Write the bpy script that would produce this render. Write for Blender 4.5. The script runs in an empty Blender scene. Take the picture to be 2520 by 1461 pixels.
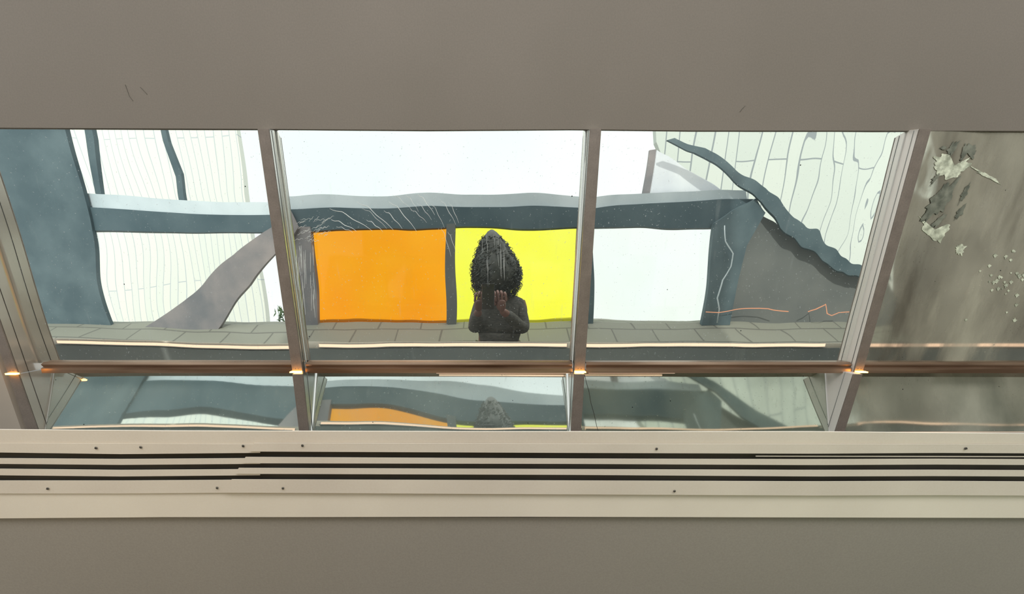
import bpy, bmesh, math, random
from math import sin, cos, tan, atan, atan2, radians, pi, sqrt
from mathutils import Vector, Matrix, noise

# ------------------------------------------------------------------ camera
W, H = 2520, 1461
F, PX, PY = 866.0, 1190.0, 930.0        # focal length and principal point, in pixels
PITCH = atan(230 / F)
CH = 1.33                               # camera height above the floor
D = 1.05                                # distance to the mirror wall
sc = bpy.context.scene
C = sc.collection
cam = bpy.data.objects.new('camera', bpy.data.cameras.new('camera'))
C.objects.link(cam)
cam.location = (0, 0, CH)
cam.rotation_euler = (pi / 2 - PITCH, 0, 0)
cam.data.sensor_width = 36
cam.data.lens = 36 * F / W
cam.data.shift_x = (W / 2 - PX) / W
cam.data.shift_y = (PY - H / 2) / W
cam.data.clip_start = 0.005
sc.camera = cam

# ------------------------------------------------------------------ sky, sun, exposure
w = bpy.data.worlds.new('sky'); sc.world = w; w.use_nodes = True
nt = w.node_tree; nt.nodes.clear()
bg = nt.nodes.new('ShaderNodeBackground'); ow = nt.nodes.new('ShaderNodeOutputWorld')
tcw = nt.nodes.new('ShaderNodeTexCoord'); nz = nt.nodes.new('ShaderNodeTexNoise'); nz.inputs['Scale'].default_value = 2.2
rw = nt.nodes.new('ShaderNodeValToRGB')
rw.color_ramp.elements[0].position = .35; rw.color_ramp.elements[0].color = (.87, .955, .93, 1)
rw.color_ramp.elements[1].position = .65; rw.color_ramp.elements[1].color = (.97, 1, .98, 1)
nt.links.new(tcw.outputs['Generated'], nz.inputs['Vector']); nt.links.new(nz.outputs['Fac'], rw.inputs['Fac'])
nt.links.new(rw.outputs['Color'], bg.inputs['Color']); nt.links.new(bg.outputs[0], ow.inputs[0])
bg.inputs['Strength'].default_value = 1.14
sun = bpy.data.objects.new('sun', bpy.data.lights.new('sun', 'SUN')); C.objects.link(sun)
sun.data.energy = 1.6; sun.data.angle = radians(2); sun.data.color = (1, .97, .88)
sun.rotation_euler = (radians(-55), 0, 0)      # shines from the front down onto the building behind
fill = bpy.data.objects.new('ceiling_lamp_light', bpy.data.lights.new('ceiling_lamp_light', 'AREA')); C.objects.link(fill)
fill.data.shape = 'RECTANGLE'; fill.data.size = 4.5; fill.data.size_y = .8; fill.data.energy = 42; fill.data.color = (1, .93, .86)
fill.location = (.3, -.5, CH + 1.9); fill.rotation_euler = (radians(28), 0, 0)     # added fill, unseen above and behind the camera, brightens the front trim
sc.view_settings.view_transform = 'Standard'; sc.view_settings.look = 'None'
sc.view_settings.exposure = 0; sc.view_settings.gamma = 1

# ------------------------------------------------------------------ pixels to points
CAM = Vector((0, 0, CH))
FW = Vector((0, cos(PITCH), -sin(PITCH))); UP = Vector((0, sin(PITCH), cos(PITCH)))
def at(x, y, Y):
    d = FW * F + Vector((1, 0, 0)) * (x - PX) - UP * (y - PY)
    return CAM + d * (Y / d.y)
def vz(x, y, B):                       # a point at distance B behind the camera as the mirror shows it
    p = at(x, y, 2 * D + B)
    return Vector((p.x, -B, p.z))

# ------------------------------------------------------------------ materials
def srgb(r, g, b):
    f = lambda c: (c / 255 / 12.92) if c / 255 <= .04045 else ((c / 255 + .055) / 1.055) ** 2.4
    return (f(r), f(g), f(b), 1)
def newmat(name):
    m = bpy.data.materials.new(name); m.use_nodes = True
    t = m.node_tree; t.nodes.clear()
    o = t.nodes.new('ShaderNodeOutputMaterial')
    return m, t, o
def mottled(name, c1, c2, scale=3, rough=.7, metal=0, bump=.0, fine=0, stretch=(1, 1, 1), p0=.35, p1=.65):
    m, t, o = newmat(name)
    b = t.nodes.new('ShaderNodeBsdfPrincipled'); b.inputs['Roughness'].default_value = rough; b.inputs['Metallic'].default_value = metal
    tc = t.nodes.new('ShaderNodeTexCoord'); mp = t.nodes.new('ShaderNodeMapping'); mp.inputs['Scale'].default_value = stretch
    n = t.nodes.new('ShaderNodeTexNoise'); n.inputs['Scale'].default_value = scale; n.inputs['Detail'].default_value = 6
    r = t.nodes.new('ShaderNodeValToRGB')
    r.color_ramp.elements[0].position = p0; r.color_ramp.elements[1].position = p1
    r.color_ramp.elements[0].color = c1; r.color_ramp.elements[1].color = c2
    t.links.new(tc.outputs['Object'], mp.inputs['Vector']); t.links.new(mp.outputs[0], n.inputs['Vector'])
    t.links.new(n.outputs['Fac'], r.inputs['Fac'])
    col = r.outputs['Color']
    if fine:
        g = t.nodes.new('ShaderNodeTexNoise'); g.inputs['Scale'].default_value = 260; g.inputs['Detail'].default_value = 2
        mx = t.nodes.new('ShaderNodeMix'); mx.data_type = 'RGBA'; mx.blend_type = 'OVERLAY'; mx.inputs['Factor'].default_value = fine
        t.links.new(tc.outputs['Object'], g.inputs['Vector'])
        t.links.new(col, mx.inputs['A']); t.links.new(g.outputs['Fac'], mx.inputs['B']); col = mx.outputs['Result']
    t.links.new(col, b.inputs['Base Color'])
    if bump:
        bp = t.nodes.new('ShaderNodeBump'); bp.inputs['Strength'].default_value = bump; bp.inputs['Distance'].default_value = .01
        t.links.new(n.outputs['Fac'], bp.inputs['Height']); t.links.new(bp.outputs[0], b.inputs['Normal'])
    t.links.new(b.outputs[0], o.inputs[0])
    return m
def emit(name, c, s):
    m, t, o = newmat(name)
    e = t.nodes.new('ShaderNodeEmission'); e.inputs['Color'].default_value = c; e.inputs['Strength'].default_value = s
    t.links.new(e.outputs[0], o.inputs[0]); return m
def pane_mat(name, c, c2):
    m, t, o = newmat(name)
    tr = t.nodes.new('ShaderNodeBsdfTransparent'); gl = t.nodes.new('ShaderNodeBsdfGlossy'); gl.inputs['Roughness'].default_value = .05
    mx = t.nodes.new('ShaderNodeMixShader'); mx.inputs[0].default_value = .02
    tc = t.nodes.new('ShaderNodeTexCoord'); n = t.nodes.new('ShaderNodeTexNoise'); n.inputs['Scale'].default_value = 1.6
    r = t.nodes.new('ShaderNodeValToRGB'); r.color_ramp.elements[0].color = c; r.color_ramp.elements[1].color = c2
    r.color_ramp.elements[0].position = .35; r.color_ramp.elements[1].position = .65
    t.links.new(tc.outputs['Object'], n.inputs['Vector']); t.links.new(n.outputs['Fac'], r.inputs['Fac'])
    t.links.new(r.outputs[0], tr.inputs['Color'])
    t.links.new(tr.outputs[0], mx.inputs[1]); t.links.new(gl.outputs[0], mx.inputs[2]); t.links.new(mx.outputs[0], o.inputs[0])
    return m
def mirror_mat(name, tint, haze_col, haze=.05, worn=None, rough=.0, haze_col2=None):
    """Silvered sheet: glossy metal under a thin film of dust, with dark and pale specks and, if worn, tarnished areas."""
    m, t, o = newmat(name); L = t.links.new
    gl = t.nodes.new('ShaderNodeBsdfGlossy'); gl.inputs['Color'].default_value = tint; gl.inputs['Roughness'].default_value = rough
    df = t.nodes.new('ShaderNodeBsdfDiffuse'); df.inputs['Color'].default_value = haze_col
    tc = t.nodes.new('ShaderNodeTexCoord')
    def noise_ramp(scale, p0, p1, v0, v1, stretch=(1, 1, 1), rot=0, detail=6):
        mp = t.nodes.new('ShaderNodeMapping'); mp.inputs['Scale'].default_value = stretch; mp.inputs['Rotation'].default_value = (0, rot, 0)
        n = t.nodes.new('ShaderNodeTexNoise'); n.inputs['Scale'].default_value = scale; n.inputs['Detail'].default_value = detail
        r = t.nodes.new('ShaderNodeMapRange'); r.inputs['From Min'].default_value = p0; r.inputs['From Max'].default_value = p1
        r.inputs['To Min'].default_value = v0; r.inputs['To Max'].default_value = v1
        L(tc.outputs['Object'], mp.inputs['Vector']); L(mp.outputs[0], n.inputs['Vector']); L(n.outputs['Fac'], r.inputs['Value'])
        return r.outputs[0]
    def add(a, b):
        q = t.nodes.new('ShaderNodeMath'); q.operation = 'ADD'; q.use_clamp = True; L(a, q.inputs[0]); L(b, q.inputs[1]); return q.outputs[0]
    if haze_col2:
        fac = noise_ramp(5, .38, .62, 0, 1, (1, 1, .35), -.6); mc = t.nodes.new('ShaderNodeMix'); mc.data_type = 'RGBA'
        mc.inputs['A'].default_value = haze_col; mc.inputs['B'].default_value = haze_col2; L(fac, mc.inputs['Factor']); L(mc.outputs['Result'], df.inputs['Color'])
    hz = noise_ramp(4, .4, .75, haze, haze * 2.2)
    hz = add(hz, noise_ramp(60, .62, .78, 0, .12, (1, 1, .15), .6))          # fine wiping marks
    hz = add(hz, noise_ramp(230, .74, .76, 0, .5, detail=1))                 # pale specks
    if worn: hz = add(hz, noise_ramp(*worn))
    m1 = t.nodes.new('ShaderNodeMixShader'); L(hz, m1.inputs[0]); L(gl.outputs[0], m1.inputs[1]); L(df.outputs[0], m1.inputs[2])
    dk = t.nodes.new('ShaderNodeBsdfDiffuse'); dk.inputs['Color'].default_value = (.012, .014, .016, 1)
    vo = t.nodes.new('ShaderNodeTexVoronoi'); vo.inputs['Scale'].default_value = 17; L(tc.outputs['Object'], vo.inputs['Vector'])
    lt = t.nodes.new('ShaderNodeMath'); lt.operation = 'LESS_THAN'; lt.inputs[1].default_value = .028; L(vo.outputs['Distance'], lt.inputs[0])
    m2 = t.nodes.new('ShaderNodeMixShader'); L(lt.outputs[0], m2.inputs[0]); L(m1.outputs[0], m2.inputs[1]); L(dk.outputs[0], m2.inputs[2])
    L(m2.outputs[0], o.inputs[0])
    return m

M = {}
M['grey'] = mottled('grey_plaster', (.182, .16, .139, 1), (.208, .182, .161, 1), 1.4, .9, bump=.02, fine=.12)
M['shade_low'] = mottled('shaded_plaster_low', (.315, .292, .262, 1), (.35, .325, .292, 1), 1.4, .9, bump=.02, fine=.12)  # the lower wall's shade is put into this grey
M['cream'] = mottled('cream_paint', (.72, .655, .58, 1), (.80, .735, .65, 1), 4, .55, fine=.1)
M['cream2'] = mottled('pale_cream_paint', (.82, .76, .67, 1), (.90, .84, .74, 1), 4, .55, fine=.1)
M['slot'] = mottled('dark_slot', (.045, .040, .032, 1), (.07, .063, .052, 1), 8, .8)
M['beige'] = mottled('beige_lacquer', (.36, .31, .265, 1), (.44, .385, .33, 1), 2.5, .6)
M['bronze'] = mottled('bronze_cap', (.15, .122, .105, 1), (.185, .152, .132, 1), 30, .45, .0, fine=.25)
M['alu'] = mottled('brushed_aluminium', (.70, .68, .65, 1), (.78, .77, .75, 1), 6, .26, 1, stretch=(1, 1, .1))
M['alu_gloss'] = mottled('glossy_beige_aluminium', (.36, .315, .27, 1), (.43, .38, .33, 1), 3, .25, .25)
M['alu_gloss'].node_tree.nodes['Principled BSDF'].inputs['Coat Weight'].default_value = 1
M['alu_gloss'].node_tree.nodes['Principled BSDF'].inputs['Coat Roughness'].default_value = .12
M['alu_gloss'].node_tree.nodes['Principled BSDF'].inputs['Coat IOR'].default_value = 2.2
M['alu_pale'] = mottled('pale_lacquered_aluminium', (.66, .62, .60, 1), (.78, .74, .72, 1), 6, .45, .25, stretch=(1, 1, .1))
M['rail'] = mottled('brown_anodised_rail', (.16, .095, .06, 1), (.36, .25, .18, 1), 5, .32, .7, stretch=(.5, 1, 9))
M['joint'] = mottled('black_joint', (.02, .018, .016, 1), (.04, .036, .03, 1), 30, .8)
M['slate'] = mottled('slate_paint', (.06, .10, .118, 1), (.11, .16, .178, 1), 3.5, .6, fine=.15)
M['slate_d'] = mottled('dark_slate_paint', (.045, .085, .105, 1), (.08, .125, .145, 1), 3, .6, fine=.15)
M['flange'] = mottled('pale_blue_grey_paint', (.5, .58, .62, 1), (.66, .74, .78, 1), 2.5, .5)
M['brown'] = mottled('brown_grey_paint', (.17, .175, .19, 1), (.32, .285, .28, 1), 3, .6, fine=.15)
M['wallgrey'] = mottled('grey_render', (.12, .135, .135, 1), (.18, .19, .18, 1), 1.5, .9, bump=.1)
M['taupe'] = mottled('weathered_taupe_wall', (.17, .155, .13, 1), (.50, .47, .40, 1), .9, .9, bump=.1, p0=.3, p1=.7)
M['soil'] = mottled('paving', (.3, .29, .27, 1), (.4, .38, .35, 1), 2, .9)
M['orange'] = pane_mat('orange_film', (1, .565, .02, 1), (1, .62, .07, 1))
M['yellow'] = pane_mat('yellow_film', (1, .965, .24, 1), (1, .975, .33, 1))
M['palepane'] = mottled('pale_blue_panel', (.62, .66, .72, 1), (.78, .82, .85, 1), 3, .5)
M['clear'] = pane_mat('clear_pane', (.985, .985, .955, 1), (.995, 1, .985, 1))
M['led'] = emit('warm_led', (1, .68, .47, 1), 1.35)
M['ledcore'] = emit('amber_led', (1, .42, .07, 1), 14)
M['scratch'] = mottled('pale_scratch', (.62, .66, .68, 1), (.8, .82, .82, 1), 20, .4)
M['metal_screw'] = mottled('screw_metal', (.08, .075, .07, 1), (.2, .19, .17, 1), 300, .4, .5)
M['crack'] = mottled('crack_shadow', (.09, .08, .07, 1), (.13, .12, .1, 1), 40, .9)
M['hair'] = mottled('dark_brown_hair', (.03, .036, .032, 1), (.07, .075, .065, 1), 25, .5)
M['coat'] = mottled('dark_coat', (.055, .055, .05, 1), (.10, .095, .085, 1), 40, .8, stretch=(1, 1, 4))
M['skin'] = mottled('skin', (.15, .075, .06, 1), (.20, .10, .08, 1), 8, .5)
M['trouser'] = mottled('dark_trouser', (.03, .035, .045, 1), (.05, .055, .065, 1), 30, .8)
M['phone'] = mottled('black_phone', (.02, .02, .022, 1), (.03, .03, .034, 1), 10, .2)
M['leaf'] = mottled('green_leaf', (.06, .13, .05, 1), (.12, .2, .07, 1), 10, .6)

# white tiled facade: vertical courses of long tiles with hairline joints
def tile_mat(name, base, base2, joint, bw, rh, rot, mortar=.012):
    m, t, o = newmat(name); L = t.links.new
    b = t.nodes.new('ShaderNodeBsdfPrincipled'); b.inputs['Roughness'].default_value = .7
    tc = t.nodes.new('ShaderNodeTexCoord'); sp = t.nodes.new('ShaderNodeSeparateXYZ'); cb = t.nodes.new('ShaderNodeCombineXYZ')
    br = t.nodes.new('ShaderNodeTexBrick')
    br.inputs['Color1'].default_value = base; br.inputs['Color2'].default_value = base2; br.inputs['Mortar'].default_value = joint
    br.inputs['Scale'].default_value = 1; br.inputs['Mortar Size'].default_value = mortar; br.inputs['Mortar Smooth'].default_value = .3
    br.inputs['Brick Width'].default_value = bw; br.inputs['Row Height'].default_value = rh
    L(tc.outputs['Object'], sp.inputs[0])
    if rot: L(sp.outputs['Z'], cb.inputs['X']); L(sp.outputs['X'], cb.inputs['Y'])
    else: L(sp.outputs['X'], cb.inputs['X']); L(sp.outputs['Y'], cb.inputs['Y'])
    L(cb.outputs[0], br.inputs['Vector']); L(br.outputs['Color'], b.inputs['Base Color']); L(b.outputs[0], o.inputs[0])
    return m
M['facade'] = tile_mat('white_tile_facade', (.86, .87, .78, 1), (.80, .83, .76, 1), (.56, .60, .62, 1), 2.6, .13, True, .008)
M['facade2'] = tile_mat('white_tile_facade_right', (.70, .73, .66, 1), (.64, .68, .62, 1), (.30, .33, .34, 1), 3.2, .24, True, .012)
M['ledge'] = tile_mat('grey_ledge_tile', (.25, .255, .21, 1), (.235, .24, .20, 1), (.14, .14, .12, 1), .36, .18, False, .008)

MIR = (.95, .985, .97, 1)
M['mirror'] = mirror_mat('scratched_mirror', MIR, (.5, .56, .58, 1), .022)
M['mirror_low'] = mirror_mat('dull_mirror', (.78, .85, .82, 1), (.42, .50, .46, 1), .17, rough=.025)
M['mirror_cl'] = mirror_mat('filmed_mirror', (.70, .75, .68, 1), (.20, .23, .18, 1), .15, (3, .4, .6, 0, .3, (1, 1, .6), .3), .04)
M['mirror_c'] = mirror_mat('pitted_mirror', MIR, (.5, .56, .58, 1), .03)
M['mirror_d'] = mirror_mat('tarnished_mirror', (.86, .86, .80, 1), (.12, .11, .09, 1), .22, (14, .44, .6, 0, .55, (1, 1, .25), -.6), .05, (.46, .44, .36, 1))
M['mirror_dl'] = mirror_mat('tarnished_mirror_low', (.78, .80, .73, 1), (.13, .14, .11, 1), .3, (6, .44, .6, 0, .4, (1, 1, .4), -.6), .06, (.34, .34, .28, 1))

# ------------------------------------------------------------------ mesh helpers
def obj(name, bm, mat, parent=None, smooth=False, keep=False):
    me = bpy.data.meshes.new(name)
    if not keep: bmesh.ops.recalc_face_normals(bm, faces=bm.faces)
    bm.to_mesh(me); bm.free()
    if smooth:
        for p in me.polygons: p.use_smooth = True
    o = bpy.data.objects.new(name, me); C.objects.link(o)
    me.materials.append(M[mat]); o.parent = parent
    return o
def tag(o, label=None, cat=None, group=None, kind=None):
    for k, v in (('label', label), ('category', cat), ('group', group), ('kind', kind)):
        if v: o[k] = v
    return o
def empty(name, loc, label, cat, group=None):
    o = bpy.data.objects.new(name, None); C.objects.link(o); o.location = loc; o.empty_display_size = .05
    return tag(o, label, cat, group)
def rel(parent, bm):
    bmesh.ops.translate(bm, verts=bm.verts, vec=-parent.location); return bm
def part(name, bm, mat, parent, smooth=False):
    return obj(name, rel(parent, bm), mat, parent, smooth)
def prism(poly, off, bm=None):
    """Polygon of points given a thickness along the vector off."""
    bm = bm or bmesh.new(); off = Vector(off)
    a = [bm.verts.new(p) for p in poly]; b = [bm.verts.new(Vector(p) + off) for p in poly]
    n = len(poly); bm.faces.new(a); bm.faces.new(b[::-1])
    for i in range(n): bm.faces.new((a[i], b[i], b[(i + 1) % n], a[(i + 1) % n]))
    return bm
def hexa(p, bm=None):
    """Box from eight corners: 0-3 front ring, 4-7 back ring."""
    bm = bm or bmesh.new(); v = [bm.verts.new(q) for q in p]
    for f in ((0, 1, 2, 3), (7, 6, 5, 4), (0, 4, 5, 1), (1, 5, 6, 2), (2, 6, 7, 3), (3, 7, 4, 0)): bm.faces.new([v[i] for i in f])
    return bm
def box(a, b, bm=None):
    (x0, y0, z0), (x1, y1, z1) = a, b
    return hexa([(x0, y0, z0), (x1, y0, z0), (x1, y0, z1), (x0, y0, z1), (x0, y1, z0), (x1, y1, z0), (x1, y1, z1), (x0, y1, z1)], bm)
def bevel(bm, r=.002, seg=2):
    bmesh.ops.bevel(bm, geom=bm.edges[:], offset=r, segments=seg, affect='EDGES', profile=.6, clamp_overlap=True); return bm
def tube(pts, r, bm=None, n=6, taper=True):
    bm = bm or bmesh.new(); rings = []
    for i, p in enumerate(pts):
        p = Vector(p); q = Vector(pts[min(i + 1, len(pts) - 1)]) - Vector(pts[max(i - 1, 0)])
        q = q.normalized() if q.length > 1e-9 else Vector((0, 0, 1))
        u = q.cross(Vector((0, 0, 1))) if abs(q.z) < .9 else q.cross(Vector((1, 0, 0)))
        u.normalize(); v = q.cross(u)
        rr = r[i] if isinstance(r, (list, tuple)) else r
        rings.append([bm.verts.new(p + (u * cos(2 * pi * k / n) + v * sin(2 * pi * k / n)) * rr) for k in range(n)])
    for a, b in zip(rings, rings[1:]):
        for k in range(n): bm.faces.new((a[k], a[(k + 1) % n], b[(k + 1) % n], b[k]))
    bm.faces.new(rings[0]); bm.faces.new(rings[-1][::-1])
    return bm
def lerp(a, b, t): return a + (b - a) * t
def interp(pts, x):
    if x <= pts[0][0]: return pts[0][1]
    for (x0, y0), (x1, y1) in zip(pts, pts[1:]):
        if x <= x1: return lerp(y0, y1, (x - x0) / (x1 - x0))
    return pts[-1][1]

# ------------------------------------------------------------------ front of the room: walls
XL, XR = -2.0, 2.35
edge = [(-700, 313), (0, 314), (640, 317), (1050, 320), (1420, 318), (1700, 321), (2520, 322), (3200, 323)]
top_pts = [at(x, interp(edge, x), D - .004) for x in range(-400, 3101, 50)]
poly = [Vector((p.x, D - .004, p.z)) for p in top_pts] + [Vector((top_pts[-1].x, D - .004, CH + 2.2)), Vector((top_pts[0].x, D - .004, CH + 2.2))]
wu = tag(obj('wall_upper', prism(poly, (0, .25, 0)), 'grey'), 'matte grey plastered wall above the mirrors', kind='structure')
def mark(pts, Y, r, name, parent, mat):
    pp = [at(x, y, Y) for x, y in pts]
    return obj(name, tube(pp, r, n=5), mat, parent)
for pts in ([(308, 208), (313, 222), (318, 236), (327, 248)], [(345, 214), (352, 221), (362, 232)], [(1821, 275), (1826, 268), (1834, 260)]):
    mark(pts, D - .0045, .0006, 'crack', wu, 'crack')

# lower wall, in front of the mirror well
YT = .560
def band(y0, y1, Y, th, x0=-2300, x1=4700, step=100, f0=None, f1=None, bm=None):
    """A long strip whose upper and lower edges follow pixel heights on the plane at distance Y."""
    bm = bm or bmesh.new(); xs = [x0 + (x1 - x0) * i / max(1, round((x1 - x0) / step)) for i in range(round((x1 - x0) / step) + 1)]
    rows = []
    for x in xs:
        a = at(x, interp(y0, x) if isinstance(y0, list) else y0, Y); b = at(x, interp(y1, x) if isinstance(y1, list) else y1, Y)
        rows.append([bm.verts.new(q) for q in (a, b, b + Vector((0, th, 0)), a + Vector((0, th, 0)))])
    for a, b in zip(rows, rows[1:]):
        for k in range(4): bm.faces.new((a[k], a[(k + 1) % 4], b[(k + 1) % 4], b[k]))
    bm.faces.new(rows[0][::-1]); bm.faces.new(rows[-1])
    return bm
low_top = at(PX, 1271, YT + .012).z
tag(obj('wall_lower', box((-2.2, YT + .010, 0), (2.6, YT + .015, low_top)), 'shade_low'), 'matte wall below the slotted trim, coloured grey for its shade', kind='structure')
topy = [(-500, 1057), (0, 1057), (400, 1060), (1200, 1062), (2000, 1062), (2520, 1067), (3000, 1068)]
boty = [(-500, 1275), (0, 1275), (400, 1272), (700, 1272), (1260, 1271), (2100, 1273), (3000, 1275)]
tag(obj('trim_1', band(topy, 1096, YT + .001, .003), 'cream'), 'cream painted coping strip under the mirrors', kind='structure')
tag(obj('trim_2', band([(-500, 1205), (3000, 1205)], boty, YT + .002, .006), 'cream2'), 'cream painted strip under the slotted trim', kind='structure')
tag(obj('trim_3', band([(-500, 1094), (3000, 1094)], [(-500, 1212), (3000, 1212)], YT + .009, .005), 'slot'), 'dark recess behind the slotted trim', kind='structure')

# slotted sheet metal: two lengths, the right one lapping over the left with a slanting end
def slotted(rows, x0, x1, slant, Y, label, screws, key):
    root = empty('slotted_trim', at((x0 + x1) / 2, 1210, Y), label, 'trim', 'slotted metal trim under the mirrors')
    names = ['top_flange', 'slat', 'slat', 'bottom_flange']
    for k, (ya, yb) in enumerate(rows):
        bm = bmesh.new(); n = 60; rr = []
        for i in range(n + 1):
            q = []
            for yy in (ya, yb):
                yv0 = interp(yy, x0)
                xa = x0 + (slant * (1213 - yv0) if key == 'R' else 0)
                x = lerp(xa, x1, i / n); y = interp(yy, x)
                q.append(at(x, y, Y))
            a, b = q; rr.append([bm.verts.new(c) for c in (a, b, b + Vector((0, .0007, 0)), a + Vector((0, .0007, 0)))])
        for a, b in zip(rr, rr[1:]):
            for j in range(4): bm.faces.new((a[j], a[(j + 1) % 4], b[(j + 1) % 4], b[j]))
        bm.faces.new(rr[0][::-1]); bm.faces.new(rr[-1])
        part(names[k], bm, 'cream', root)
        if k == 1 and key == 'R':      # folded lip showing inside the first slot
            part('lip', band([(1860, 1121), (3000, 1123)], [(1860, 1123.2), (3000, 1125.4)], Y + .003, .0006, 1860, 4700), 'cream', root)
    for (x, y) in screws:
        p = at(x, y, Y - .0012)
        bm = bmesh.new(); bmesh.ops.create_uvsphere(bm, u_segments=12, v_segments=6, radius=.0022, matrix=Matrix.Translation(p) @ Matrix.Diagonal((1, .5, 1.15, 1)))
        s = part('screw', bm, 'metal_screw', root, True)
        bm = bmesh.new(); bmesh.ops.create_cone(bm, cap_ends=True, segments=10, radius1=.0008, radius2=.0008, depth=.0012, matrix=Matrix.Translation(p + Vector((0, -.0012, 0))) @ Matrix.Rotation(pi / 2, 4, 'X'))
        bmesh.ops.translate(bm, verts=bm.verts, vec=-root.location)
        obj('screw_socket', bm, 'joint', s)
    return root
L = lambda *a: list(a)
rowsL = [(L((0, 1090), (620, 1092)), L((-500, 1112), (0, 1113), (300, 1117), (620, 1114))),
         (L((-500, 1126), (0, 1127), (300, 1129), (620, 1127)), L((-500, 1141), (0, 1141), (300, 1143.5), (620, 1141))),
         (L((-500, 1152), (0, 1153), (300, 1156), (620, 1154)), L((-500, 1169), (0, 1169), (300, 1172), (620, 1169))),
         (L((-500, 1181), (0, 1182), (300, 1182), (620, 1180)), L((-500, 1215), (0, 1214), (300, 1214), (560, 1212)))]
rowsR = [(L((600, 1090), (3000, 1094)), L((600, 1110.5), (1400, 1114), (2000, 1116), (2300, 1114), (3000, 1117))),
         (L((600, 1124), (1400, 1128), (2000, 1129.5), (2300, 1128.5), (3000, 1132)), L((600, 1139.5), (1400, 1141), (2000, 1144), (2300, 1142.5), (3000, 1146))),
         (L((600, 1151), (1400, 1154), (2000, 1156), (2300, 1155.5), (3000, 1159)), L((600, 1165.5), (1400, 1168), (2000, 1172), (2300, 1171), (3000, 1174))),
         (L((600, 1179), (1400, 1182), (2000, 1184), (2300, 1183), (3000, 1187)), L((600, 1212), (1400, 1216), (2000, 1219), (2300, 1218), (3000, 1221)))]
slotted(rowsL, -2300, 640, 0, YT - .001, 'cream slotted metal trim, short length lapped underneath at the left', [(236, 1102), (346, 1100), (598, 1097), (117, 1202), (534, 1200)], 'L')
slotted(rowsR, 549, 4700, .62, YT - .0035, 'cream slotted metal trim, long length with slanted end lying on top', [(744, 1096), (1616, 1104), (696, 1201), (1660, 1208), (2377, 1103)], 'R')

# ------------------------------------------------------------------ mullions, rails, corner
YF = D * .947                            # front face of the mullions
G = .001
# front-face edges (left, right) in pixels at y = 318, 903 and 1066
MULL = [((-196, -170), (13, 38), (67, 95), 'R'),
        ((633, 661), (717, 743), (736, 760), 'R'),
        ((1452, 1480), (1414, 1440), (1405, 1430), 'L'),
        ((2265, 2293), (2107, 2129), (2055, 2078), 'L')]
lab = ['at the far left corner', 'left of the orange pane reflection', 'right of the yellow pane reflection', 'right of the pale pane reflection']
def yfront(k, seg): return D * (.947 if seg == 'low' or k == 0 else .972)
def mullion(k, seg):
    (a0, a1), (b0, b1), (c0, c1), side = MULL[k]; YF = yfront(k, seg)
    if seg == 'up': yt, yb = 316, (919.0 if k == 0 else 914.8); t0, t1 = (a0, a1), (lerp(b0, c0, 16 / 163), lerp(b1, c1, 16 / 163))
    else: yt, yb = 920.5, 1090; t0, t1 = (lerp(b0, c0, 17.5 / 163), lerp(b1, c1, 17.5 / 163)), (lerp(b0, c0, 187 / 163), lerp(b1, c1, 187 / 163))
    name = 'upper' if seg == 'up' else 'lower'
    mid = at((t1[0] + t1[1]) / 2, yb, YF)
    root = empty('mullion', mid, f'{name} bronze and aluminium mullion ' + lab[k], 'mullion', 'mullions between the mirror panels')
    f = [at(t1[0], yb, YF), at(t1[1], yb, YF), at(t0[1], yt, YF), at(t0[0], yt, YF)]
    # back ring on the mirror plane; the top end is cut to meet the wall above
    zt = at(PX, 316 if seg == 'up' else 920.5, D).z
    back = []
    for i, p in enumerate(f):
        q = Vector((p.x, D + (.03 if seg == 'up' else .06), p.z))
        if seg == 'up' and i >= 2: q.z = at(PX, 312, D).z
        back.append(q)
    body_f = [p + Vector((0, .004, 0)) for p in f]
    part('body', hexa(body_f + back), ('alu_gloss', 'alu', 'alu', 'alu_pale')[k], root)
    cap = hexa(f + [p + Vector((0, .0035, 0)) for p in f]); bevel(cap, .0008, 1)
    part('cap_strip', cap, 'bronze', root)
    # fine groove line along the glazing edge of the body
    s = 1 if side == 'R' else -1; i0, i1 = (1, 2) if side == 'R' else (0, 3)
    g0 = f[i0] + Vector((s * .0006, (D - YF) * .45, 0)); g1 = f[i1] + Vector((s * .0006, (D - YF) * .45, 0))
    part('bead', tube([g0, lerp(g0, g1, .5), g1], .0006, n=6), 'wallgrey' if k else 'joint', root, True)
    if seg == 'up':
        for dx in (-.0045, .0045):
            c = mid + Vector((dx, -.0006, .0085)); bm = bmesh.new()
            bmesh.ops.create_uvsphere(bm, u_segments=10, v_segments=6, radius=.0016, matrix=Matrix.Translation(c) @ Matrix.Diagonal((1, .5, 1, 1)))
            part('screw', bm, 'metal_screw', root, True)
    return root
for k in range(4): mullion(k, 'up'); mullion(k, 'low')
# amber lamps clipped to the foot of each upper mullion
for k in range(4):
    (b0, b1), (c0, c1) = MULL[k][1], MULL[k][2]
    x0, x1 = lerp(b0, c0, .1), lerp(b1, c1, .1)
    p, q = at(x0, 921.0, YF - .004), at(x1, 917.5, YF - .004)
    bm = box((p.x, YF - .009, p.z), (q.x, YF - .0005, q.z))
    if k:
        zl = at(PX, 920.5, YF).z; yu = yfront(k, 'up'); bm = box((at(x0, 918, yu).x, yu - .013, zl + .0005), (at(x1, 918, yu).x, yu - .0008, zl + .004))
    tag(obj('foot_lamp', bm, 'ledcore'), 'small amber light at the foot of the mullion ' + lab[k], 'light', 'amber lights at the mullion feet')

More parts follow.
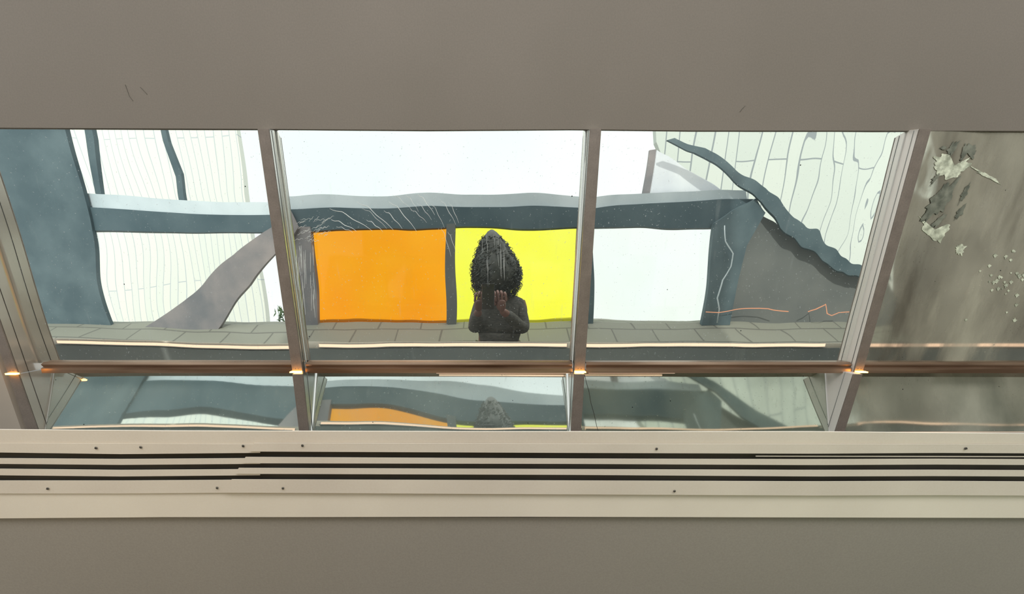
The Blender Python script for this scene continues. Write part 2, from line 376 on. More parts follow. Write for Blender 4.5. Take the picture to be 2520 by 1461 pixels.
# panel spans on the mirror plane, given by pixels (left, right) at y = 318, 903, 1062
def mx(k, y, side):                       # x at the mirror plane of mullion k's left or right face
    (a, b, c, s) = MULL[k]; i = 1 if side == 'r' else 0
    xp = lerp(a[i], b[i], (y - 318) / 585) if y < 903 else lerp(b[i], c[i], (y - 903) / 163)
    return at(xp, y, yfront(k, 'up' if y < 919 else 'low')).x
# rail between the upper and the lower mirrors
rail_lab = ['left of the first mullion', 'below the orange and yellow reflections', 'below the pale pane reflection', 'at the right edge']
for k in range(4):
    z1, z0 = at(PX, 890.5, D - .012).z, at(PX, 917, D - .02).z
    xa = mx(k, 903, 'r') + (.006 if k else .03); xb = mx(k + 1, 903, 'l') - .004 if k < 3 else 2.45
    bm = bmesh.new()
    prof = [(D - .012, z1), (D - .02, z1 - .006), (D - .016, lerp(z1, z0, .45)), (D - .023, lerp(z1, z0, .55)), (D - .024, z0), (D + .01, z0), (D + .01, z1)]
    n = len(prof); a = [bm.verts.new((xa, y, z)) for y, z in prof]; b = [bm.verts.new((xb, y, z)) for y, z in prof]
    bm.faces.new(a[::-1]); bm.faces.new(b)
    for i in range(n): bm.faces.new((a[i], a[(i + 1) % n], b[(i + 1) % n], b[i]))
    tag(obj('rail', bm, 'rail'), 'brown metal rail ' + rail_lab[k], 'rail', 'rails under the upper mirrors')
# left: the closed corner beside the first mullion
pl = at(13, 903, YF)
tag(obj('wall_left', box((-2.0, YF + .002, 0.5), (at(-30, 318, YF).x - .9, D + .3, CH + .4)), 'beige'), kind='structure')
bm = hexa([at(-700, 1090, YF + .004), at(64, 1090, YF + .004), at(-206, 316, YF + .004), at(-900, 316, YF + .004)] +
          [p + Vector((0, .04, 0)) for p in (at(-700, 1090, YF + .004), at(64, 1090, YF + .004), at(-206, 316, YF + .004), at(-900, 316, YF + .004))])
tag(obj('corner_panel', bm, 'beige'), 'plain beige panel closing the mirror wall at its far left edge', 'panel')

# ------------------------------------------------------------------ mirrors
def nz3(x, z, s, fx, fz): return noise.noise(Vector((x * fx, z * fz, s)))
def mirror(name, fx0, fx1, zt, zb, step, hfun, mat, label, tilt=None, cat='mirror', th=.004):
    nx = max(2, int((fx1(zt) - fx0(zt)) / step)); nzz = max(2, int((zt - zb) / step))
    bm = bmesh.new(); fr = []
    for j in range(nzz + 1):
        z = lerp(zb, zt, j / nzz); row = []
        for i in range(nx + 1):
            x = lerp(fx0(z), fx1(z), i / nx)
            y = D + hfun(x, z - CH)
            if tilt: y += .03; y -= (zt - z) * tilt + .04 * (zt - z) ** 2
            row.append(bm.verts.new((x, y, z)))
        fr.append(row)
    for j in range(nzz):
        for i in range(nx): bm.faces.new((fr[j][i], fr[j][i + 1], fr[j + 1][i + 1], fr[j + 1][i]))
    # thickness: a back sheet and closed edges
    ring = [fr[0][i] for i in range(nx + 1)] + [fr[j][nx] for j in range(1, nzz + 1)] + [fr[nzz][i] for i in range(nx - 1, -1, -1)] + [fr[j][0] for j in range(nzz - 1, 0, -1)]
    bk = [bm.verts.new(v.co + Vector((0, th, 0))) for v in ring]; n = len(ring)
    for f in bm.faces: f.smooth = True
    for i in range(n): bm.faces.new((ring[(i + 1) % n], ring[i], bk[i], bk[(i + 1) % n]))
    bm.faces.new(bk)
    o = obj(name, bm, mat, keep=True)
    return tag(o, label, cat, 'mirror panels between the mullions')
zU1, zU0 = at(PX, 305, D).z, at(PX, 893, D).z
zL1, zL0 = at(PX, 915, D).z, at(PX, 1115, D).z
def zpx(z, Y=D): # image height of a point at distance Y and height z
    a = atan((CH - z) / Y); return PY + F * tan(a - PITCH)
def mz(k, z, side):
    return mx(k, zpx(z, yfront(k, 'up' if z > at(PX, 919, D).z else 'low')), side)
def fL(k): return lambda z: mz(k, z, 'r') + (.001 if z > at(PX, 919, D).z else .003)
def fR(k): return lambda z: mz(k, z, 'l') - (.001 if z > at(PX, 919, D).z else .003)

def hA(x, z):
    return .0019 * nz3(x, z, 1.3, 1.6, 4.2) + .00035 * nz3(x, z, 7.1, 7, 5)
def hB(x, z):
    return .00013 * nz3(x, z, 6.6, 15, 5) + .00042 * nz3(x, z, 3.3, 7.5, 5.5) + .0007 * nz3(x, z, 9.3, 2.5, 2)
def hC(x, z):
    t = min(1, max(0, (x - .78) / .3)) * min(1, max(0, (z + .12) / .25))
    return .00013 * nz3(x, z, 6.1, 15, 5) + .00045 * nz3(x, z, 4.4, 7.5, 6) + .0007 * nz3(x, z, 2.2, 2.4, 2) + t * (.0008 * nz3(x, z, 8.8, 9, 6) + .00026 * nz3(x, z, 5.7, 26, 14))
def hD(x, z):
    u, v = x * .9 + z * .45, z * .9 - x * .45
    k = min(1, max(.03, (z + .16) / .3))
    return k * (.006 * nz3(u, v, 3.9, 4.5, 2.4) + .0016 * nz3(u, v, 6.2, 13, 6))
def hl(amp, s): return lambda x, z: amp * .8 * nz3(x, z, s, 2.0, 4.0) + amp * .07 * nz3(x, z, s + 5, 7, 6)
mirror('mirror_panel', fL(0), fR(1), zU1, zU0, .01, hA, 'mirror', 'tall wavy mirror reflecting the white tiled building and brown brace')
mB = mirror('mirror_panel', fL(1), fR(2), zU1, zU0, .01, hB, 'mirror', 'tall mirror reflecting orange and yellow panes and a curly-haired person')
mirror('mirror_panel', fL(2), fR(3), zU1, zU0, .006, hC, 'mirror_c', 'tall pitted mirror reflecting a pale pane and dark post')
mD = mirror('mirror_panel', fL(3), lambda z: 2.4, zU1, zU0, .008, hD, 'mirror_d', 'tall tarnished grey mirror at the right edge, crumpled with dark patches')
TL = tan(radians(20.9))
mirror('mirror_panel', fL(0), fR(1), zL1, zL0, .004, hl(.006, 2.5), 'mirror_low', 'low leaning mirror at the left with wavy blue-green reflections', TL)
mirror('mirror_panel', fL(1), fR(2), zL1, zL0, .004, hl(.0065, 11.5), 'mirror_low', 'low leaning mirror with pale orange and yellow-green reflections', TL)
mC = mirror('mirror_panel', fL(2), fR(3), zL1, zL0, .004, hl(.006, 20.5), 'mirror_cl', 'low cracked mirror right of the yellow-green reflection', TL)
mirror('mirror_panel', fL(3), lambda z: 2.4, zL1, zL0, .004, hl(.008, 31.5), 'mirror_dl', 'low tarnished grey-green mirror at the right edge', TL)

def low_at(x, y, hf, lift=.0006):           # a point on the surface of a leaning mirror
    Y = D
    for _ in range(12):
        p = at(x, y, Y); Y = D + .03 + hf(p.x, p.z - CH) - (zL1 - p.z) * TL - .04 * (zL1 - p.z) ** 2 - lift
    return at(x, y, Y)
ck = [(1439, 922), (1443, 940), (1450, 965), (1454, 990), (1462, 1018), (1468, 1046), (1473, 1064)]
obj('crack', tube([low_at(x, y, hl(.006, 20.5)) for x, y in ck], .0006, n=5), 'joint', mC)

# scratches rubbed into the mirror above the orange pane
random.seed(4)
bm = bmesh.new()
def scr(pts, r):
    pp = []
    for i in range(13):
        t = i / 12 * (len(pts) - 1); k = min(int(t), len(pts) - 2); a, b = pts[k], pts[k + 1]; u = t - k
        x, y = lerp(a[0], b[0], u), lerp(a[1], b[1], u)
        p = at(x, y + 1.5 * sin(i * 1.1), D); p.y = D + hB(p.x, p.z - CH) - .0003; pp.append(p)
    tube(pp, [r * (.25 + .75 * sin(pi * (i + .5) / 13)) for i in range(13)], bm, 4)
for (x, y, dx, dy, r) in [(878, 497, 90, 68, .0011), (957, 496, 68, 72, .0011), (1028, 478, 42, 50, .0010), (811, 513, 105, 54, .0012), (815, 540, 62, 28, .0012),
                          (828, 557, 40, 14, .0008), (902, 541, 40, 28, .0010), (945, 518, 45, 44, .001), (1000, 480, 30, 40, .0006), (1010, 515, 40, 32, .0006), (1026, 500, 36, 40, .0007),
                          (1060, 500, 34, 60, .0006), (1082, 490, 40, 62, .0007), (965, 478, 50, 40, .0006), (1104, 498, 25, 50, .0006), (892, 512, 60, 50, .0006), (1085, 560, 25, 70, .0006), (1102, 570, 20, 50, .0006)]:
    scr([(x, y), (x + dx * .3, y + dy * .18), (x + dx * .62, y + dy * .55), (x + dx, y + dy)], r * .75)
for i in range(26):
    x = random.uniform(728, 775); y = random.uniform(590, 730); h = random.uniform(20, 70)
    scr([(x, y), (x + random.uniform(-2, 6), y + h)], .0005)
for i in range(14):
    x = random.uniform(1185, 1245); y = random.uniform(570, 640); h = random.uniform(20, 80)
    scr([(x, y), (x + random.uniform(-2, 4), y + h)], .00025)
for i in range(30):
    x = random.uniform(722, 800); y = random.uniform(540, 600)
    scr([(x, y), (x + random.uniform(8, 26), y - random.uniform(2, 14))], .0004)
s = obj('scratches', bm, 'scratch', mB); s['kind'] = 'stuff'; s['label'] = 'pale curved scratches rubbed into the mirror'

# tarnish patches where the silvering has come off the right-hand mirror
def blot(pts, mat, name, dy):
    cx = sum(p[0] for p in pts) / len(pts); cy = sum(p[1] for p in pts) / len(pts)
    bm = bmesh.new(); n = 96; ring = []
    for i in range(n):
        t = i / n * len(pts); k = int(t) % len(pts); u = t - int(t)
        a, b = pts[k], pts[(k + 1) % len(pts)]
        x, y = lerp(a[0], b[0], u), lerp(a[1], b[1], u)
        j = 1 + .5 * noise.noise(Vector((i * .22, cx * .13, 0))) + .12 * noise.noise(Vector((i * .8, cx * .07, 4)))
        x, y = cx + (x - cx) * j, cy + (y - cy) * j
        p = at(x, y, D); p.y = D + hD(p.x, p.z - CH) - dy; ring.append(p)
    c = at(cx, cy, D); c.y = D + hD(c.x, c.z - CH) - dy
    cv = bm.verts.new(c); vs = [bm.verts.new(p) for p in ring]
    for i in range(n): bm.faces.new((cv, vs[i], vs[(i + 1) % n]))
    ex = bmesh.ops.extrude_face_region(bm, geom=bm.faces[:]); bmesh.ops.translate(bm, verts=[g for g in ex['geom'] if isinstance(g, bmesh.types.BMVert)], vec=(0, .0003, 0))
    return obj(name, bm, mat, mD)
M['tarn_d'] = mottled('dark_tarnish', (.085, .095, .075, 1), (.21, .22, .18, 1), 45, .6)
M['tarn_l'] = mottled('pale_flake', (.30, .32, .25, 1), (.72, .76, .62, 1), 70, .6)
for pts in ([(2307, 366), (2316, 360), (2325, 364), (2318, 371)], [(2326, 372), (2340, 352), (2356, 350), (2345, 372), (2332, 386)],
            [(2370, 352), (2395, 358), (2399, 372), (2388, 392), (2372, 372), (2358, 402), (2362, 380)], [(2290, 440), (2308, 425), (2302, 440), (2286, 458)],
            [(2318, 455), (2350, 440), (2330, 490), (2318, 520), (2290, 528), (2270, 545), (2272, 520), (2290, 490)],
            [(2372, 460), (2384, 452), (2372, 485), (2356, 500), (2362, 478)], [(2374, 498), (2366, 525), (2344, 545), (2352, 520)], [(2285, 555), (2318, 528), (2326, 530), (2300, 560)]):
    blot(pts, 'tarn_d', 'tarnish_patch', .0016)
for pts in ([(2300, 395), (2330, 380), (2345, 410), (2390, 385), (2380, 415), (2350, 435), (2300, 440)], [(2262, 535), (2272, 575), (2312, 600), (2327, 565), (2330, 550), (2318, 575), (2290, 572), (2272, 548)],
            [(2348, 610), (2358, 600), (2375, 606), (2366, 626), (2352, 624)], [(2390, 412), (2420, 424), (2450, 440), (2462, 454), (2436, 440), (2400, 424)]):
    blot(pts, 'tarn_l', 'pale_flake', .0010)

random.seed(21)
for i in range(34):
    x, y = random.gauss(2470, 38), random.gauss(690, 45)
    if x > 2600: continue
    q = random.uniform(2, 6); blot([(x - q, y), (x, y - q * .8), (x + q, y), (x - q * .3, y + q * 1.2)], 'tarn_l', 'pale_flake', .0010)

# ------------------------------------------------------------------ warm light strips behind the coping
def vtop(x, y, Y):                        # a point in front of the mirror seen by way of the mirror
    p = at(x, y, 2 * D - Y); return Vector((p.x, Y, p.z))
led_lab = ['left of the four', 'under the orange and yellow reflections', 'under the pale pane reflection', 'right of the four']
YL = YT + .010
for k, (xa, xb) in enumerate([(145, 720), (787, 1397), (1441, 2030), (2125, 2900)]):
    a, b = vtop(xa, 850, YL), vtop(xb, 846, YL)
    z0, z1 = vtop(PX, 852, YL).z, vtop(PX, 845, YL).z
    r = empty('light_strip', Vector(((a.x + b.x) / 2, YL, z0)), 'warm white light strip reflected as a thin line, ' + led_lab[k], 'light', 'warm light strips behind the coping')
    part('diffuser', box((a.x, YL - .001, z0), (b.x, YL + .003, z1)), 'led', r)
    part('channel', box((a.x, YL - .001, z0 - .0015), (b.x, YL + .017, z0 - .0005)), 'wallgrey', r)  # deep lower lip added to screen the strip from the low mirrors
    part('channel', box((a.x, YL - .005, z0 - .004), (b.x, YL - .001, z1 + .001)), 'wallgrey', r)
zc = at(PX, 1062, YT).z
# back of the coping and floor of the well
tag(obj('trim_4', box((-2.2, YT + .016, .9), (2.6, YT + .022, vtop(PX, 853, YL).z - .004)), 'wallgrey'), 'grey back of the coping', kind='structure')
# short strips below the rail, seen only by way of the leaning mirrors
zr = at(PX, 917, D - .024).z
for xa, xb, wch in ((1075, 1400, 'above the yellow-green reflection'), (1445, 1655, 'beside the cracked low mirror')):
    a, b = at(xa, 925, D).x, at(xb, 925, D).x
    tag(obj('light_strip', bevel(box((a, D - .012, zr - .005), (b, D - .007, zr - .0013)), .001), 'led'), 'short warm light strip under the rail, ' + wch, 'light', 'short light strips under the rails')

# ------------------------------------------------------------------ the room behind the camera (what the mirrors show)
B = 1.0
def vpoly(pts, mat, name, B0=B, th=.06, parent=None, lift=0):
    P = [vz(x, y, B0) + Vector((0, lift, 0)) for x, y in pts]
    return obj(name, prism(P, (0, -th, 0)), mat, parent)
tag(vpoly([(200, 512), (740, 514), (1100, 512), (1440, 513), (1850, 490), (1850, 556), (1440, 562), (1100, 564), (740, 566), (200, 568)], 'slate_d', 'beam', th=.09, lift=.02), 'long dark slate steel beam above the coloured panes', 'beam')
tag(vpoly([(190, 475), (740, 482), (1100, 477), (1440, 484), (1840, 470), (1840, 510), (1440, 516), (1100, 515), (740, 515), (190, 512)], 'flange', 'beam', th=.04), 'pale blue-grey upper beam along the top of the dark beam', 'beam')
tag(vpoly([(-60, 250), (170, 250), (182, 318), (210, 470), (225, 568), (290, 812), (60, 860), (20, 600)], 'slate', 'post', th=.03, lift=.04), 'very wide slate post at the left of the white building', 'post')
tag(vpoly([(206, 250), (224, 330), (243, 475), (228, 475), (208, 330), (196, 250)], 'slate', 'post', th=.03), 'slim slate post just beside the wide left post', 'post')
tag(vpoly([(372, 250), (391, 330), (420, 400), (442, 555), (428, 555), (407, 410), (378, 330), (360, 250)], 'slate', 'post', th=.03, lift=-.05), 'thin dark bar in front of the white building', 'post')
tag(vpoly([(722, 516), (745, 560), (705, 618), (548, 802), (376, 806), (470, 740), (590, 640), (662, 566)], 'brown', 'brace', th=.03, lift=.065), 'brown-grey diagonal brace crossing the left opening', 'brace')
tag(vpoly([(726, 556), (770, 556), (789, 800), (738, 800)], 'brown', 'post', th=.05, lift=.03), 'scuffed grey strip left of the orange pane, standing in for a mullion reflection', 'post')  # added strip repeats the mullion side as the mirror reflects it
tag(vpoly([(1090, 556), (1115, 556), (1117, 800), (1095, 800)], 'wallgrey', 'post', th=.05, lift=.03), 'narrow grey post between the orange and yellow panes', 'post')
tag(vpoly([(1424, 556), (1465, 556), (1458, 800), (1412, 800)], 'slate', 'post', th=.05, lift=.03), 'slate post between yellow and pale panes', 'post')
tag(vpoly([(1750, 548), (1850, 490), (1870, 520), (1822, 600), (1800, 700), (1786, 800), (1722, 800), (1735, 680)], 'slate', 'post', th=.04, lift=.06), 'slate post right of the pale pane', 'post')
tag(vpoly([(1630, 356), (1700, 385), (1790, 455), (1860, 500), (1900, 560), (1960, 610), (2105, 700), (2150, 700), (2090, 660), (1950, 545), (1870, 470), (1820, 445), (1720, 375), (1650, 350)], 'slate', 'brace', th=.02, lift=.085), 'slate diagonal brace falling to the right above the pale pane', 'brace')
tag(vpoly([(1606, 362), (1626, 358), (1600, 530), (1578, 530)], 'brown', 'post', th=.02, lift=-.09), 'pale upright at the high end of the right brace', 'post')
tag(vpoly([(1627, 360), (1660, 375), (1790, 465), (1830, 500), (1830, 530), (1602, 530)], 'palepane', 'panel', th=.006, lift=-.09), 'pale blue triangular panel below the falling brace', 'panel')
# dark panel at the right under the falling brace
tag(vpoly([(1800, 560), (1840, 500), (1900, 540), (2000, 610), (2200, 730), (2200, 815), (1780, 812)], 'wallgrey', 'wall_back', th=.06), kind='structure')
# panes
def pane(pts, mat, label, n):
    r = empty(f'window_{n}', vz(*pts[0], B), label, 'window'); r['kind'] = 'structure'
    P = [vz(x, y, B) + Vector((0, -.02, 0)) for x, y in pts]
    part('pane', prism(P, (0, -.006, 0)), mat, r)
    fr = bmesh.new()
    for a, b in zip(P, P[1:] + P[:1]): tube([a, b], .006, fr, 4)
    part('window_frame', fr, 'slate', r)
pane([(766, 562), (1094, 562), (1098, 798), (785, 798)], 'orange', 'bright orange film pane', 1)
pane([(1112, 562), (1430, 562), (1416, 798), (1115, 798)], 'yellow', 'bright yellow film pane', 2)
pane([(1460, 556), (1774, 548), (1742, 798), (1452, 798)], 'clear', 'clear pane right of the yellow pane', 3)
# tiled sloping sill behind the person, and the wall under it
z0 = vz(PX, 793, B).z; run = .42; slope = .46
bm = bmesh.new()
P = [(-3.9, -B - .25, z0 - .004), (-3.9, -B, z0), (-3.9, -B + run, z0 - slope * run), (-3.9, -B + run, z0 - slope * run - .2), (-3.9, -B - .25, z0 - .3)]
prism(P, (7.6, 0, 0), bm)
tag(obj('sill', bm, 'ledge'), 'long sloping grey tiled sill below the coloured panes', 'sill')
tag(obj('wall_sill', box((-3.9, -B + .02, 0), (3.7, -B + run - .04, z0 - slope * run - .15)), 'wallgrey'), kind='structure')
tag(obj('floor', box((-8, -12, -.05), (8, D + .3, 0)), 'soil'), kind='structure')
tag(obj('wall_right', box((3.55, -1.1, 0), (3.75, D + .3, CH + 2.6)), 'taupe'), kind='structure')
# white tiled buildings outside
def building(pts, Bd, mat, label):
    P = [vz(x, y, Bd) for x, y in pts]
    return tag(obj('building', prism(P, (0, -.12, 0)), mat), label, 'building')
building([(-120, 200), (555, 200), (575, 318), (602, 480), (632, 640), (652, 798), (660, 830), (-60, 830)], 5.0, 'facade', 'white tiled building outside the left opening')
building([(1606, 200), (2700, 200), (2500, 830), (1860, 830), (1850, 600), (1650, 420), (1612, 352)], 4.2, 'facade2', 'white tiled building above the falling brace at the right')
# sprig of leaves outside near the left mullion
bm = bmesh.new(); random.seed(8)
for i in range(34):
    x = random.gauss(686, 8); y = random.uniform(760, 797); p = vz(x, y, 1.6); a = random.uniform(0, 2 * pi)
    d = Vector((cos(a), .2, sin(a))) * .028; n = Vector((-sin(a), 0, cos(a))) * .006
    q = [p - d, p - n, p + d, p + n]; prism(q, (0, -.0015, 0), bm)
tube([vz(684, 812, 1.6), vz(686, 780, 1.6), vz(690, 760, 1.6)], .004, bm)
tag(obj('shrub', bm, 'leaf'), 'small leafy sprig outside beside the left mullion reflection', 'shrub')
# glowing tubes stand in for the second reflection of the light strip
bm = bmesh.new()
tube([vz(x, y, B - .12) for x, y in ((1740, 766), (1765, 769), (1810, 763), (1870, 758), (1895, 758), (1930, 766))], .004, bm)
tube([vz(x, y, B - .12) for x, y in ((1990, 768), (2010, 762), (2030, 750), (2034, 772), (2046, 777), (2064, 770), (2090, 770))], .004, bm)
bc = tube([vz(x, y, B - .10) for x, y in ((1786, 552), (1787, 590), (1797, 618), (1790, 650), (1772, 685), (1762, 730), (1766, 760), (1762, 796))], .004)
tag(obj('cable', bc, 'flange', smooth=True), 'pale crooked cable hanging down the slate post right of the pale pane', 'cable')
M['strip_glow'] = emit('dim_strip_reflection', (1, .45, .25, 1), .8)
tag(obj('strip_reflection', bm, 'strip_glow'), 'thin wavy copper-coloured line beside the pale pane, built for a light strip reflection', 'light')

# ------------------------------------------------------------------ the person taking the photograph
PXC, PYC = .10, -.36
def skinned(verts, edges, radii, root, levels=2):
    me = bpy.data.meshes.new('tmp'); me.from_pydata(verts, edges, []); o = bpy.data.objects.new('tmp', me); C.objects.link(o)
    md = o.modifiers.new('s', 'SKIN'); md.use_smooth_shade = True
    for i, r in enumerate(radii):
        sv = me.skin_vertices[0].data[i]; sv.radius = r if isinstance(r, tuple) else (r, r); sv.use_root = (i == root)
    ss = o.modifiers.new('u', 'SUBSURF'); ss.levels = levels; ss.render_levels = levels
    dg = bpy.context.evaluated_depsgraph_get(); dg.update()
    ev = o.evaluated_get(dg).to_mesh(); bm = bmesh.new(); bm.from_mesh(ev)
    o.evaluated_get(dg).to_mesh_clear(); bpy.data.objects.remove(o); bpy.data.meshes.remove(me)
    return bm
def merge(dst, src):
    tmp = bpy.data.meshes.new('t'); src.to_mesh(tmp); src.free(); dst.from_mesh(tmp); bpy.data.meshes.remove(tmp)
def R_(x, y, z): return (PXC + x, PYC + y, CH + z)
per = empty('person', (PXC, PYC, 0), 'person with long dark curly hair in a dark coat, holding up a phone', 'person')
# skeleton: x across, y forward, z relative to the camera
J = {'pelvis': R_(0, 0, -.45), 'waist': R_(0, .0, -.33), 'chest': R_(0, 0, -.19), 'neckb': R_(-.005, 0, -.045), 'neck': R_(-.012, .005, .03), 'head': R_(-.015, .02, .12), 'crown': R_(-.015, .01, .21),
     'shL': R_(-.135, 0, -.15), 'elL': R_(-.16, .08, -.30), 'wrL': R_(-.132, .27, -.15),
     'shR': R_(.14, 0, -.14), 'elR': R_(.165, .09, -.30), 'wrR': R_(.005, .275, -.15),
     'hiL': R_(-.09, 0, -.52), 'knL': R_(-.10, .02, -.88), 'anL': R_(-.10, -.02, -1.25), 'toL': R_(-.11, .12, -1.295),
     'hiR': R_(.09, 0, -.52), 'knR': R_(.10, .02, -.88), 'anR': R_(.10, -.02, -1.25), 'toR': R_(.11, .12, -1.295)}
K = list(J); ix = {k: i for i, k in enumerate(K)}
E = [('pelvis', 'waist'), ('waist', 'chest'), ('chest', 'neckb'), ('neckb', 'neck'), ('neck', 'head'), ('head', 'crown'), ('chest', 'shL'), ('shL', 'elL'), ('elL', 'wrL'),
     ('chest', 'shR'), ('shR', 'elR'), ('elR', 'wrR'), ('pelvis', 'hiL'), ('hiL', 'knL'), ('knL', 'anL'), ('anL', 'toL'), ('pelvis', 'hiR'), ('hiR', 'knR'), ('knR', 'anR'), ('anR', 'toR')]
RB = {'pelvis': .12, 'waist': .105, 'chest': .115, 'neckb': .055, 'neck': .048, 'head': .078, 'crown': .066, 'shL': .05, 'elL': .036, 'wrL': .024, 'shR': .05, 'elR': .036, 'wrR': .024,
      'hiL': .082, 'knL': .055, 'anL': .035, 'toL': .03, 'hiR': .082, 'knR': .055, 'anR': .035, 'toR': .03}
body = skinned([J[k] for k in K], [(ix[a], ix[b]) for a, b in E], [RB[k] for k in K], ix['pelvis'])
# face: nose, brow, lips and chin pushed out of the head, eye hollows pressed in
hc = Vector(J['head'])
feats = [(Vector((0, .085, -.005)), .016, .02), (Vector((0, .085, .022)), .012, .008), (Vector((0, .075, -.042)), .016, .006), (Vector((0, .07, -.07)), .022, .010),
         (Vector((-.03, .08, .02)), .015, -.008), (Vector((.03, .08, .02)), .015, -.008), (Vector((-.085, -.01, .0)), .014, .0), ]
for v in body.verts:
    d = v.co - hc
    for c, r, a in feats:
        q = (d - c).length
        if q < r * 2.5: v.co.y += a * math.exp(-(q / r) ** 2)
for s in (-1, 1):                          # ears
    e = bmesh.new(); bmesh.ops.create_uvsphere(e, u_segments=10, v_segments=8, radius=1, matrix=Matrix.Translation(hc + Vector((s * .078, -.008, .005))) @ Matrix.Diagonal((.009, .018, .03, 1)))
    merge(body, e)
def hand(wr, palm_dir, side, grip):
    """Palm with four fingers and a thumb closed round the end of the phone."""
    w_ = Vector(wr); up = Vector(palm_dir)
    fx = Vector((side, 0, 0))
    pal = w_ + up * .07
    merge(body, skinned([w_ - up * .01, w_ + up * .03, pal], [(0, 1), (1, 2)], [(.022, .017), (.034, .016), (.036, .014)], 0))
    for i, (off, ln) in enumerate(((-.028, .9), (-.010, 1.0), (.009, .95), (.027, .78))):
        base = pal + fx * off * 1 + up * (.0)
        p1 = base + up * .032 * ln + Vector((0, -.006, 0)); p2 = p1 + up * .018 * ln + Vector((-side * .004, .0, 0)) + Vector((0, -.018 * ln, 0)); p3 = p2 + Vector((0, -.016, -.008)) * ln
        merge(body, skinned([base - up * .02, p1, p2, p3], [(0, 1), (1, 2), (2, 3)], [.0088, .0082, .0075, .0065], 0))
    tb = w_ + up * .03 - fx * .026
    merge(body, skinned([tb, tb - fx * .022 + up * .03 + Vector((0, -.012, 0)), tb - fx * .018 + up * .058 + Vector((0, -.018, 0))], [(0, 1), (1, 2)], [.013, .0105, .008], 0))
hand(J['wrL'], Vector((.10, .15, .98)).normalized(), -1, 0)
hand(J['wrR'], Vector((-.08, .12, .98)).normalized(), 1, 0)
part('body', body, 'skin', per, True)
for s in (-1, 1):
    e = bmesh.new(); bmesh.ops.create_uvsphere(e, u_segments=12, v_segments=8, radius=.011, matrix=Matrix.Translation(hc + Vector((s * .03, .068, .02)))); part('eye', e, 'phone', per, True)
# coat over torso and arms, open collar, ending at the wrists and hips
ck = ['pelvis', 'waist', 'chest', 'neckb', 'shL', 'elL', 'shR', 'elR']
cv = [J[k] for k in ck]
def toward(a, b, t): return tuple(Vector(a).lerp(Vector(b), t))
cv += [toward(J['elL'], J['wrL'], .88), toward(J['elR'], J['wrR'], .88), R_(0, 0, -.62)]
ce = [(0, 1), (1, 2), (2, 3), (2, 4), (4, 5), (5, 8), (2, 6), (6, 7), (7, 9), (0, 10)]
cr = [.135, .125, .125, .062, .060, .052, .060, .052, .036, .036, .15]
part('coat', skinned(cv, ce, cr, 0), 'coat', per, True)
tk = ['hiL', 'knL', 'anL', 'hiR', 'knR', 'anR']
tv = [R_(0, 0, -.5)] + [J[k] for k in tk]
part('trousers', skinned(tv, [(0, 1), (1, 2), (2, 3), (0, 4), (4, 5), (5, 6)], [.13, .092, .068, .05, .092, .068, .05], 0), 'trouser', per, True)
# hair: a lumpy mass with many separate curls breaking the outline
prof = [(.338, .010), (.325, .032), (.30, .055), (.253, .085), (.20, .115), (.153, .140), (.10, .155), (.05, .154), (0, .140), (-.04, .112), (-.09, .07)]
HC = Vector((.083, PYC - .02, 0))
bm = bmesh.new(); rings = []
N = 48
for z, r in prof:
    ring = []
    for i in range(N):
        a = 2 * pi * i / N; d = Vector((cos(a), sin(a), 0))
        rr = r * .93 * (1 + .16 * noise.noise(Vector((d.x * 4, d.y * 4, z * 22))))
        dep = .72 if d.y < 0 else (.92 if z > .17 or abs(d.x) > .42 else 1.0)
        cx = HC.x - .028 * max(0, z - .1) / .23 - (.02 if z < -.02 else 0)
        ring.append(bm.verts.new((cx + d.x * rr, HC.y + d.y * rr * dep, CH + z)))
    rings.append(ring)
for a, b in zip(rings, rings[1:]):
    for k in range(N): bm.faces.new((a[k], b[k], b[(k + 1) % N], a[(k + 1) % N]))
bm.faces.new(rings[0][::-1]); bm.faces.new(rings[-1])
random.seed(11)
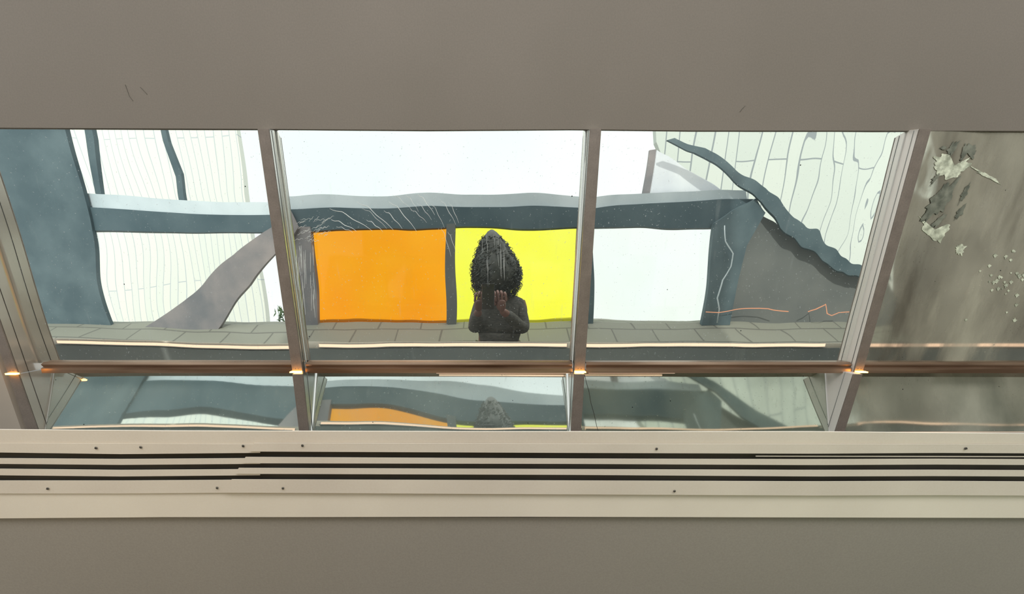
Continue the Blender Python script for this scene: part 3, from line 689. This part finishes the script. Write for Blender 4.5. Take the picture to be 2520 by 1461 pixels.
for i in range(680):
    z = random.uniform(-.07, .30); a = random.uniform(0, 2 * pi)
    if sin(a) > .3 and abs(cos(a)) < .12 and z < .15: a += pi
    r = interp([(p, q) for p, q in prof[::-1]], z) * random.uniform(.90, 1.03)
    cx = HC.x - .028 * max(0, z - .1) / .23
    p = Vector((cx + cos(a) * r, HC.y + sin(a) * r * (.90 if sin(a) > 0 else .72), CH + z)); rad = random.uniform(.005, .013); L_ = random.uniform(.03, .085)
    out = Vector((cos(a), sin(a) * .7, 0)); sd = Vector((-sin(a), cos(a), 0)); ph = random.uniform(0, 6)
    pts = []
    for j in range(15):
        t = j / 14
        pts.append(p + out * (.012 * t + rad * cos(ph + t * 11)) + sd * rad * sin(ph + t * 11) + Vector((0, 0, -L_ * t)))
    tube(pts, [.0030 * (1 - .5 * j / 14) for j in range(15)], bm, 4)
for i in range(90):                         # frizz standing off the outline
    z = random.uniform(-.03, .31); a = random.choice((0, pi)) + random.uniform(-.7, .7); r = interp([(p, q) for p, q in prof[::-1]], z) * .98
    cx = HC.x - .028 * max(0, z - .1) / .23; p = Vector((cx + cos(a) * r, HC.y + sin(a) * r * .8, CH + z)); ph = random.uniform(0, 6); o_ = random.uniform(.010, .028); rd = random.uniform(.006, .012)
    tube([p + Vector((cos(a) * o_ * sin(pi * j / 13) + rd * cos(ph + j * .8), rd * sin(ph + j * .8), -.0045 * j)) for j in range(14)], [.0016 * (1 - .5 * j / 13) for j in range(14)], bm, 4)
for i in range(44):                         # loose ringlets at the lower left
    x = random.uniform(-.05, .03); z = random.uniform(-.02, .03); p = Vector((HC.x - .085 + x, HC.y + random.uniform(.02, .15), CH + z)); ph = random.uniform(0, 6)
    pts = [p + Vector((.008 * cos(ph + t * 1.1) + .0035 * t, .008 * sin(ph + t * 1.1), -.0075 * t)) for t in range(14)]
    tube(pts, .0026, bm, 4)
part('hair', bm, 'hair', per, True)
# phone: just behind the lens
ph = empty('phone', (.025, -.017, CH), 'black phone held upright in both hands of the person', 'phone')
part('phone_body', bevel(box((-.012, -.0185, CH - .14), (.062, -.0105, CH + .012)), .003, 3), 'phone', ph)
for dx in (0, .026):
    bm = bmesh.new(); bmesh.ops.create_cone(bm, cap_ends=True, segments=24, radius1=.008, radius2=.0075, depth=.002, matrix=Matrix.Translation((dx, -.0098, CH - .003)) @ Matrix.Rotation(pi / 2, 4, 'X'))
    part('lens', bm, 'joint', ph)
